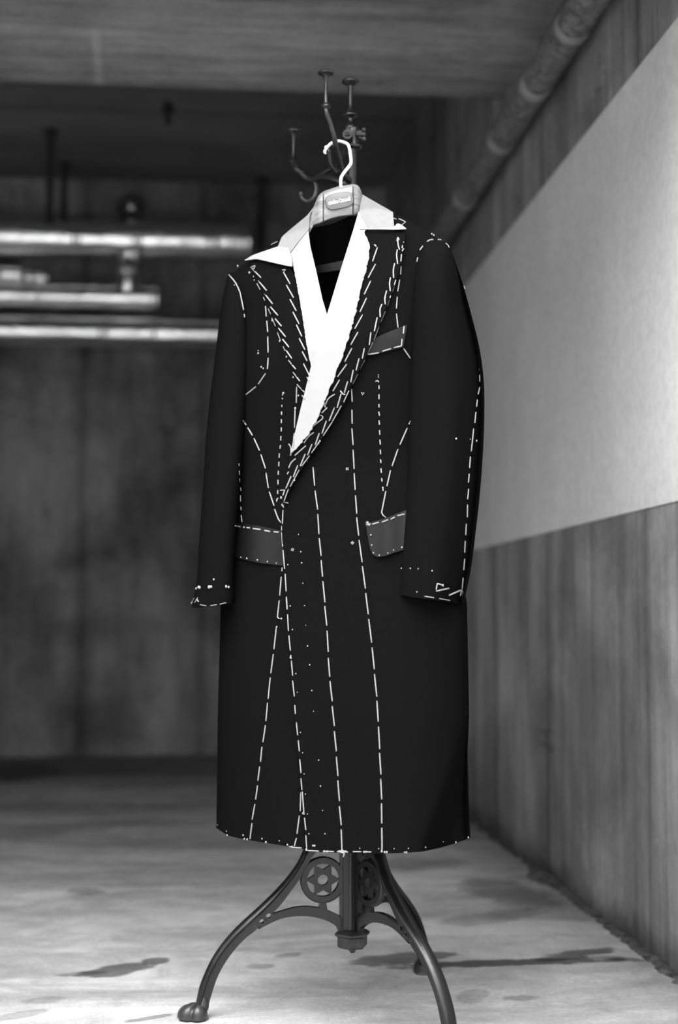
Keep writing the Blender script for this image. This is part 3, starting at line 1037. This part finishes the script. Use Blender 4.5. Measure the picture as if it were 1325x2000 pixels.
# knot at the break of the lapel
thread('D: 40,1533/95,1530; 90,1530/70,1590; 80,1660/130,1670; 70,1690/78,1720; 40,1615/62,1620; 0,1640/20,1615')
# chest welt
thread('C: 1197,1303/1187,1400; 1172,1462/1165,1550/1070,1572; 1037,1583/928,1617; 887,1635/750,1655; 1190,1580/1275,1704')
# front darts and side seams
thread('3: 345,1270/360,1264/370,1275; 370,1298/371,1326; 370,1362/371,1398; 370,1432/371,1457 | 5: 390,15/397,48; 392,82/396,116; 396,155/399,192; 399,228/403,267;'
       ' 402,305/405,340; 404,378/407,407; 407,447/411,482; 412,522/416,548; 421,587/424,620')
thread('5: 633,88/620,112; 608,140/552,267; 537,300/492,430; 480,462/453,583; 445,620/410,793/445,822')
thread('2: 445,1015/436,1035; 437,1050/436,1060; 434,1095/433,1110; 432,1140/431,1160; 430,1190/430,1215; 430,1245/429,1268 | 4: 770,15/770,45; 769,80/769,110; 769,148/768,182; 765,220/763,258;'
       ' 761,295/758,328; 752,365/750,403; 749,435/747,475; 744,510/743,545; 741,585/741,625; 739,670/738,705; 735,740/728,770')
thread('4: 447,90/475,130; 487,150/527,215; 540,240/587,343; 597,373/636,492; 640,527/660,655; 668,685/708,803; 712,830/742,910/765,943')
thread('4: 413,450/418,470; 417,510/420,545; 420,575/421,605; 428,650/432,680; 427,715/428,768; 430,810/433,840; 433,880/440,940', .75)
# left centre line above and below the overlap
thread('2: 529,978/527,1083; 519,1110/515,1245 | 4: 885,0/878,150; 876,195/866,320; 830,285/848,320/850,385')
thread('4: 775,1315/774,1350; 768,1395/755,1553 | 6: 530,82/516,210/546,212; 510,268/492,430; 488,462/470,600; 466,630/451,782; 447,808/435,940; 432,968/414,1090; 407,1122/397,1230;'
       ' 391,1262/378,1364; 376,1396/362,1497; 357,1528/337,1640; 336,1664/322,1778')
thread('6: 684,1445/679,1580; 673,1610/656,1740; 652,1770/637,1828')
# the front edge, and the two long lines of the right front
thread('4: 782,838/777,955; 770,970/779,1145; 782,1170/796,1330; 800,1370/809,1518; 811,1562/818,1668 | 6: 580,60/586,148; 589,180/595,300; 598,330/609,440; 611,470/614,498; 616,510/625,618; 625,652/637,765;'
       ' 640,825/645,890; 651,948/661,1040; 665,1075/673,1155; 675,1210/685,1310; 684,1345/691,1430; 694,1440/706,1605; 709,1625/719,1715; 719,1750/725,1850', .9)
thread('4: 1033,480/1047,635; 1050,675/1072,835; 1073,872/1083,1040; 1085,1072/1101,1222; 1101,1255/1113,1395; 1115,1432/1133,1610 | 6: 853,122/868,262; 870,297/878,448; 878,490/889,626;'
       ' 890,655/907,800; 906,832/922,976; 921,1010/936,1155; 936,1192/947,1330; 946,1360/958,1508; 957,1543/971,1680; 970,1708/976,1862')
thread('3: 173,1325/178,1418 | 5: 186,0/188,107; 186,143/195,270; 195,305/203,452; 203,483/211,612; 213,653/223,793; 222,820/238,960; 241,992/264,1162; 266,1192/289,1363; 291,1396/311,1558'
       ' | 7: 310,35/332,213; 335,248/352,412; 353,448/371,618; 371,648/382,806; 383,842/393,1013; 391,1040/402,1203; 400,1235/408,1390; 406,1418/408,1570; 408,1602/410,1755/408,1782')
# hem
thread('6: 598,1830/630,1836/690,1841; 722,1858/812,1863; 840,1864/920,1866; 940,1866/1020,1870 | 7: 80,1776/145,1778; 190,1782/255,1783; 290,1783/330,1785', .8)
thread('6: 975,1860/990,1880/985,1905; 960,1868/985,1875', 1.0)
# pocket flaps
thread('5: 300,850/320,885; 292,878/330,870; 340,873/393,857; 413,857/463,838; 480,835/515,817; 530,808/588,795')
thread('4: 380,970/425,977; 450,980/462,983; 477,985/508,988; 530,992/597,1002; 625,1008/675,1018; 705,1020/747,1023', 1.1)
# sleeves
thread('A: 822,685/862,632; 910,582/945,560/990,553; 1045,555/1090,560; 1140,600/1170,628/1182,655; 790,830/797,775', 1.1)
thread('3: 982,585/990,608', 1, False)
thread('3: 1078,1000/1080,1020; 1088,1075/1092,1110; 1091,1140/1093,1190; 1093,1222/1095,1272; 1095,1310/1083,1363; 1078,1400/1072,1452 | 5: 1130,18/1122,103; 1113,145/1095,318; 1088,358/1082,445;'
       ' 1079,487/1073,557; 1075,603/1067,683; 1066,722/1065,820; 1057,868/1053,955; 1049,998/1045,1090; 1045,1135/1037,1222; 1033,1280/1025,1368')
thread('G: 800,525/700,495/682,595; 680,618/895,570; 890,685/1085,600; 1090,600/1073,695; 1095,600/1112,640/1095,765', 1.1)
thread('E: 160,1195/240,1060; 245,1170/320,1045; 290,1080/340,1150', .8)
thread('G: 490,700/650,724; 730,738/910,768 ', .7)
thread('E: 370,1215/520,1245; 610,1240/770,1215; 835,1205/990,1170', .6)
# shoulder basting
thread('A: 500,290/535,305; 560,295/650,337/595,378', .9)
thread('H: 415,752/505,708', 1.0, False)

for c, lst in {
    '2': [(223, 240, 1.6), (250, 265, 1), (255, 288, 1), (280, 745, .8), (280, 762, 1.4), (300, 850, 1.4), (313, 860, 1.2)],
    '4': [(430, 1233, .9), (480, 1243, 1.2), (568, 1255, 1.2), (652, 1270, 1.1), (726, 1283, .9), (932, 1187, 1), (938, 1280, 1.1), (823, 1295, .9), (949, 1450, .9),
          (912, 1043, .8), (843, 1638, .8), (965, 1637, .6), (770, 735, 1.2)],
    '5': [(330, 955, 1.1), (337, 1032, 1.1), (350, 1090, 1.1), (394, 1109, 1.1), (460, 1092, .9), (503, 1070, .9), (567, 1049, 1.3), (980, 222, 1.4), (1087, 226, .8), (1135, 238, 1.5)],
    '6': [(608, 122, 1), (710, 120, .8), (623, 290, 1), (732, 407, 1), (746, 541, 1), (648, 603, .9), (761, 723, 1), (658, 735, .7), (773, 870, .7), (680, 1020, .8), (696, 1165, .8),
          (810, 1217, .9), (707, 1315, .8), (823, 1402, 1), (717, 1458, .8), (838, 1575, .8), (730, 1600, .8), (741, 1740, .9), (855, 1740, .9), (155, 1722, .8), (160, 1750, 1.2), (273, 1750, 1.2),
          (282, 1776, 1.3), (302, 1780, 1.3), (407, 1775, 1.1), (435, 1800, 1.4), (530, 1790, .9), (588, 1818, 1.3), (770, 1825, 1.3), (782, 1825, 1.3), (92, 1677, .8), (718, 260, .6),
          (512, 270, 1.1), (545, 212, 1.3), (609, 488, 1.3), (699, 1595, 1.4), (722, 1853, 1.5), (620, 1833, 1.4), (850, 1866, 1.4), (870, 1866, 1.3)],
    '7': [(243, 1757, .8), (500, 1761, .8), (608, 1758, .8), (737, 1750, 1), (275, 1784, 1.3), (290, 1784, 1.3), (430, 1786, 1.4), (446, 1786, 1.4), (580, 1788, 1), (594, 1788, 1.2), (965, 1712, 1.3), (1060, 1675, 1.4),
          (870, 1708, .6), (385, 1760, .8), (110, 1770, 1.3), (408, 1780, 1.5)],
    'A': [(970, 486, 1.2), (996, 500, 1.2), (622, 588, .9), (610, 690, 1.2), (620, 672, 1.2), (552, 548, 1.4)],
    'E': [(285, 838, 1.6), (340, 805, 2), (368, 812, 2), (585, 802, 2.2), (633, 797, 1.9), (988, 788, 1.8), (1045, 803, 1.6), (695, 623, 1.4)],
    'G': [(120, 250, 1), (263, 250, 1), (390, 257, .9), (617, 290, 1.1), (370, 632, 1), (1097, 758, 1.7), (790, 525, 1.6)],
    'D': [(75, 485, 1.6), (110, 92, 1.3), (182, 315, 1.2), (238, 512, 1.3), (205, 650, 1.8), (68, 1690, 2), (1100, 290, .8), (1100, 312, .8), (730, 578, .9), (612, 780, .9), (600, 803, .9), (470, 1003, 1.3), (455, 1025, 1.3), (330, 1220, 1.1), (195, 1425, 1.2), (50, 1610, 1.4)],
    'B': [(712, 1085, 1.5), (812, 1370, 1.3), (905, 1582, 1.3), (240, 345, 1.4), (195, 605, .8)],
}.items():
    for x, y, r_ in lst:
        tack(c, x, y, r_)
for c, x, y, n in (('5', 150, 452, 4), ('5', 190, 1015, 4), ('3', 253, 1357, 3), ('4', 862, 1170, 4), ('5', 305, 865, 3)):
    tack(c, x, y, .95, n)

# ------------------------------------------------------------------ hanger
hang = thing('coat_hanger', 'varnished wooden coat hanger with oval name plate, inside the coat collar',
             'hanger', (BASE.x, BASE.y, 0), -YAW)
def HY(px):
    return -.115 + SLOPE * .5 * (px - 662.5) * PXM
cols = [(500, 512, 528, .006, .012), (540, 482, 506, .004, .016), (575, 458, 484, .000, .02), (596, 438, 468, -.004, .022), (606, 422, 454, -.010, .024), (613, 404, 440, -.018, .026), (621, 384, 438.5, -.026, .028),
        (626, 378, 437, -.030, .03), (630.5, 375, 435, -.030, .03), (632, 374, 434, -.026, .03), (633.5, 373, 433.5, -.031, .03), (645, 369, 429, -.034, .03), (662, 363.5, 424.5, -.036, .03), (686, 360, 421.5, -.036, .03),
        (688.5, 359.7, 421.5, -.035, .03), (690, 359.6, 421.5, -.030, .03), (692, 359.8, 421.5, -.035, .03), (698, 361, 421, -.031, .03), (703, 366, 420, -.024, .028), (708, 379, 420, -.014, .026), (716, 396, 424, -.006, .024),
        (740, 412, 436, -.002, .02), (780, 434, 456, .0, .016), (830, 460, 478, .002, .012)]
n_ = 14
vv, ff = [], []
for px, top, bot, yf, tb in cols:
    y0 = HY(px)
    zc, zh = (top + bot) / 2, (bot - top) / 2
    ring = []
    for fx, fz in ((.0, -1.0), (.5, -.98), (.88, -.9), (1, -.72), (1, -.3), (1, .3), (1, .72), (.9, .92), (.5, 1.0), (0, 1.0), (-.6, .95), (-1, .6), (-1, -.6), (-.6, -.95)):
        y = y0 + (yf * fx if fx >= 0 else tb * -fx * .7)
        ring.append(PX(px, zc + zh * fz, y))
    vv += ring
for i in range(len(cols) - 1):
    for k in range(n_):
        a0, a1 = i * n_ + k, i * n_ + (k + 1) % n_
        ff.append([a0, a1, a1 + n_, a0 + n_])
ff += [list(range(n_)), list(range(len(vv) - n_, len(vv)))]
make('hanger_body', vv, ff, M['wood'], hang)
# oval name plate
def plate_pt(a, b, y):
    """a along the plate, b across, in pixels; the plate leans with the hanger"""
    c, s = math.cos(-.205), math.sin(-.205)
    px, py = 663 + a * c - b * s, 392 + a * s + b * c
    return PX(px, py, HY(px) - .036 + y)
out = []
for k in range(40):
    w = 2 * math.pi * k / 40
    cs, sn = math.cos(w), math.sin(w)
    sx, sy = math.copysign(abs(cs) ** .55, cs), math.copysign(abs(sn) ** .75, sn)
    out.append((28 * sx, 15.5 * sy))
vv = [plate_pt(a, b, .002) for a, b in out] + [plate_pt(a, b, -.0025) for a, b in out] + [plate_pt(a * .96, b * .94, -.0035) for a, b in out]
ff = [[i + r_ * 40, (i + 1) % 40 + r_ * 40, (i + 1) % 40 + (r_ + 1) * 40, i + (r_ + 1) * 40] for r_ in range(2) for i in range(40)]
ff += [list(range(40)), list(range(80, 120))]
plate = make('name_plate', vv, ff, M['plate'], hang)
cu = bpy.data.curves.new('lettering', 'FONT')
cu.body = 'cutolino Cornwall'
cu.size = 1.0
cu.align_x, cu.align_y = 'CENTER', 'CENTER'
cu.extrude = .02
cu.offset = .03
tmp = bpy.data.objects.new('lettering_tmp', cu)
COL.objects.link(tmp)
dg = bpy.context.evaluated_depsgraph_get()
me = bpy.data.meshes.new_from_object(tmp.evaluated_get(dg))
bpy.data.objects.remove(tmp)
xs = [v.co.x for v in me.vertices]
ys = [v.co.y for v in me.vertices]
kx = 44.0 / (max(xs) - min(xs))
ky = 8.6 / (max(ys) - min(ys))
for v in me.vertices:
    p = plate_pt((v.co.x - (max(xs) + min(xs)) / 2) * kx, -(v.co.y - (max(ys) + min(ys)) / 2) * ky, -.0040 - max(0, v.co.z) * .02)
    v.co = p
me.materials.clear()
me.materials.append(M['letter'])
lo = bpy.data.objects.new('lettering', me)
COL.objects.link(lo)
lo.parent = plate
lo['label'] = 'white lettering across the name plate'
# hook
mb = MB()
hp = smooth_tab([(666, 366), (666, 352), (667.5, 345), (674, 335), (682, 325), (686, 317), (685, 303), (683, 291), (679.5, 282), (672, 278), (662, 275.5), (653, 277.5), (646, 281), (640, 288), (635.5, 296.5)])
m_ = len(hp)
mb.tube([PX(x, y, HY(666) - .016 + .030 * min(1, max(0, (i - 20) / 70))) for i, (x, y) in enumerate(hp)], .0030, 10)
e = PX(636, 296, HY(666) + .014)
mb.ball(e, .0042, 1, .9, 1.3, nu=10, nv=6)
mb.ball(PX(638, 288, HY(666) + .014), .0042, 1, .9, 1, nu=10, nv=6)
hk = mb.build('hook', M['hook'], hang)
hk['label'] = 'pale polished metal hook with a blunt knobbed end'

# ------------------------------------------------------------------ pipes
def wallpt(px, py, depth_y):
    """point on the upright plane Y = depth_y of the room"""
    d = (EX * ((px - 662.5) / F) + EY * (CT - (1000 - py) / F * ST) + Vector((0, 0, (1000 - py) / F * CT + ST)))
    t = depth_y / d.y
    return Vector((0, 0, CAM_H)) + d * t

def lagged(name, a, b, r, mat, label, group, bands, wob=.03, seg=90, n=28, bandmat=None, cap=True):
    root = thing(name, label, 'pipe', a, 0, group)
    mb = MB()
    pts, rad = [], []
    for i in range(seg + 1):
        t = i / seg
        pts.append((b - a) * t)
        rad.append(r * (1 + wob * (random.random() - .5)))
    if cap:
        for sgn, k in ((1, -1),):
            pts.append(pts[-1] + (b - a).normalized() * r * .12)
            rad.append(r * .82)
    mb.tube(pts, rad, n)
    mb.build('lagging', mat, root)
    for t in bands:
        mb = MB()
        c = (b - a) * t
        dn = (b - a).normalized()
        mb.tube([c - dn * .022, c - dn * .018, c + dn * .018, c + dn * .022], [r * 1.005, r * 1.04, r * 1.04, r * 1.005], n)
        mb.build('tape_band', bandmat or M['foil_b'], root)
    return root

PY = 7.22
def bx(px, py):
    return wallpt(px, py, PY)
p1 = bx(487, 473)
p2 = bx(308, 583)
p3 = bx(470, 654)
def on(px, p):
    v = bx(px, 600)
    return Vector((v.x, p.y, p.z))
LP1 = lagged('foil_pipe', Vector((LEFT_X + .05, PY, p1.z)), p1, .100, M['foil'], 'thick foil wrapped pipe, topmost of those across the back wall', 'foil pipes on the back wall', [.66, .78, .93, .985])
LP2 = lagged('foil_pipe', Vector((LEFT_X + .05, PY, p2.z)), p2, .063, M['foil'], 'foil wrapped pipe ending short under the thick one, with an upright stub', 'foil pipes on the back wall', [.72, .985])
lagged('foil_pipe', Vector((LEFT_X + .05, PY, p3.z)), Vector((.7, PY, p3.z)), .078, M['foil'], 'lowest foil wrapped pipe, running behind the coat sleeve', 'foil pipes on the back wall', [.60, .68, .835], cap=False)
# short pipe with a joint between them
q = bx(42, 535)
root = lagged('foil_pipe', Vector((LEFT_X + .05, PY + .03, q.z)), Vector((q.x, PY + .03, q.z)), .045, M['foil_b'], 'thin crumpled foil pipe with a jointed end between two thicker pipes', 'foil pipes on the back wall', [.93])
mb = MB()
e = Vector((q.x - (LEFT_X + .05), 0, 0))
mb.tube([e + Vector((.02, 0, -.01)), e + Vector((.05, 0, -.01)), e + Vector((.06, 0, -.01))], [.035, .035, .02], 14)
mb.tube([e + Vector((.05, 0, -.01)), e + Vector((.13, 0, -.012))], .018, 12)
mb.tube([e + Vector((.075, 0, -.012)), e + Vector((.105, 0, -.012))], .034, 14)
mb.build('joint', M['foil_b'], root)
# upright stub between pipe one and pipe two
s0, s1 = bx(250, 572), bx(238, 492)
hgt = s1.z - s0.z
o_ = Vector((s0.x - (LEFT_X + .05), .05, s0.z - p2.z))
mb = MB()
mb.tube([o_ + Vector(q) for q in ((-.005, -.03, .0), (0, -.05, hgt * .25), (-.006, -.055, hgt * .5), (.006, -.04, hgt * .75), (.0, .0, hgt))], [.074, .070, .062, .066, .06], 20)
elbow = mb.build('elbow', M['foil_b'], LP2)
mb = MB()
mb.tube([o_ + Vector((-.003, -.055, hgt * k)) for k in (.40, .46, .52)], [.064, .078, .064], 20)
mb.build('tape_band', M['foil_b'], elbow)
# small valve wheel above the thick pipe
v0 = bx(257, 432)
vt = thing('pipe_valve', 'small dark round valve standing on the thick foil pipe', 'valve', (v0.x, PY, v0.z))
mb = MB()
mb.tube([Vector((0, 0, .0)), Vector((0, 0, .06))], .02, 12)
mb.build('stem', M['rod'], vt)
mb = MB()
ring = [Vector((.06 * math.cos(2 * math.pi * k / 24), -.02, .065 + .06 * math.sin(2 * math.pi * k / 24))) for k in range(25)]
mb.tube(ring, .012, 8)
mb.tube([Vector((-.06, -.02, .065)), Vector((.06, -.02, .065))], .009, 8)
mb.tube([Vector((0, -.02, .0)), Vector((0, -.02, .125))], .009, 8)
mb.tube([Vector((0, .0, .065)), Vector((0, -.03, .065))], .022, 12)
mb.build('wheel', M['rod'], vt)
mb = MB()
mb.ball((0, -.035, .065), .024, nu=12, nv=8)
mb.build('hub_nut', M['foil_b'], vt)
# hanger rods
for px, yy, zb, lab in ((97, 6.72, wallpt(97, 438, 6.72).z, 'dark threaded rod, longest and leftmost of the pipe hangers'), (125, PY, p1.z + .09, 'shorter dark rod beside the longest pipe hanger'),
                   (510, 7.37, 1.9, 'dark rod dropping from the ceiling past the end of the thick pipe')):
    b0 = wallpt(px, 400, yy)
    rt = thing('hanger_rod', lab, 'pipe hanger', (b0.x, yy, zb), 0, 'pipe hanger rods')
    mb = MB()
    mb.tube([Vector((0, 0, 0)), Vector((0, 0, CEIL_Z - zb))], .017, 10)
    mb.build('rod', M['rod'], rt)
    mb = MB()
    mb.tube([Vector((0, 0, CEIL_Z - zb - .02)), Vector((0, 0, CEIL_Z - zb))], .035, 10)
    mb.build('anchor_plate', M['rod'], rt)
b0 = wallpt(328, 240, 6.3)
bt = thing('ceiling_anchor', 'short rusty anchor bolt stub under the dark ceiling', 'bolt', (b0.x, 6.3, CEIL_Z))
mb = MB()
mb.tube([Vector((0, 0, -.10)), Vector((0, 0, 0))], .014, 10)
mb.build('bolt_shank', M['rod'], bt)
mb = MB()
mb.tube([Vector((0, 0, -.045)), Vector((0, 0, -.02))], .026, 6)
mb.build('nut', M['rod'], bt)

# lagged pipe high along the side wall
SX, SZ = .905, 2.194
a, b = Vector((SX, .9, SZ)), Vector((SX, 7.0, SZ))
lagged('lagged_pipe', a, b, .0445, M['wrap'], 'grey lagged pipe running high along the right wall under the beam', None, [.13, .22, .325, .405, .47, .545, .645], .10, 160, 28, M['wrap_band'], cap=False)

# dirt gathered where the floor meets the side wall
mb = MB()
n = 420
for i in range(n):
    y = 2.2 + 5.2 * (i + random.random() * 1.6) / n
    k = math.exp(-((y - 3.93) / .09) ** 2)
    w = .006 + .014 * random.random() + .02 * k
    hgt = .003 + .008 * random.random() ** 2 + .022 * k * random.random()
    mb.ball((WALL_X - w * .9, y, .0), 1.0, w, .012 + .035 * random.random(), hgt, nu=7, nv=4)
d = mb.build('dirt', M['dirt'], None)
d['label'] = 'ridge of damp dirt where the floor meets the right wall'
d['category'] = 'dirt'
d['kind'] = 'stuff'
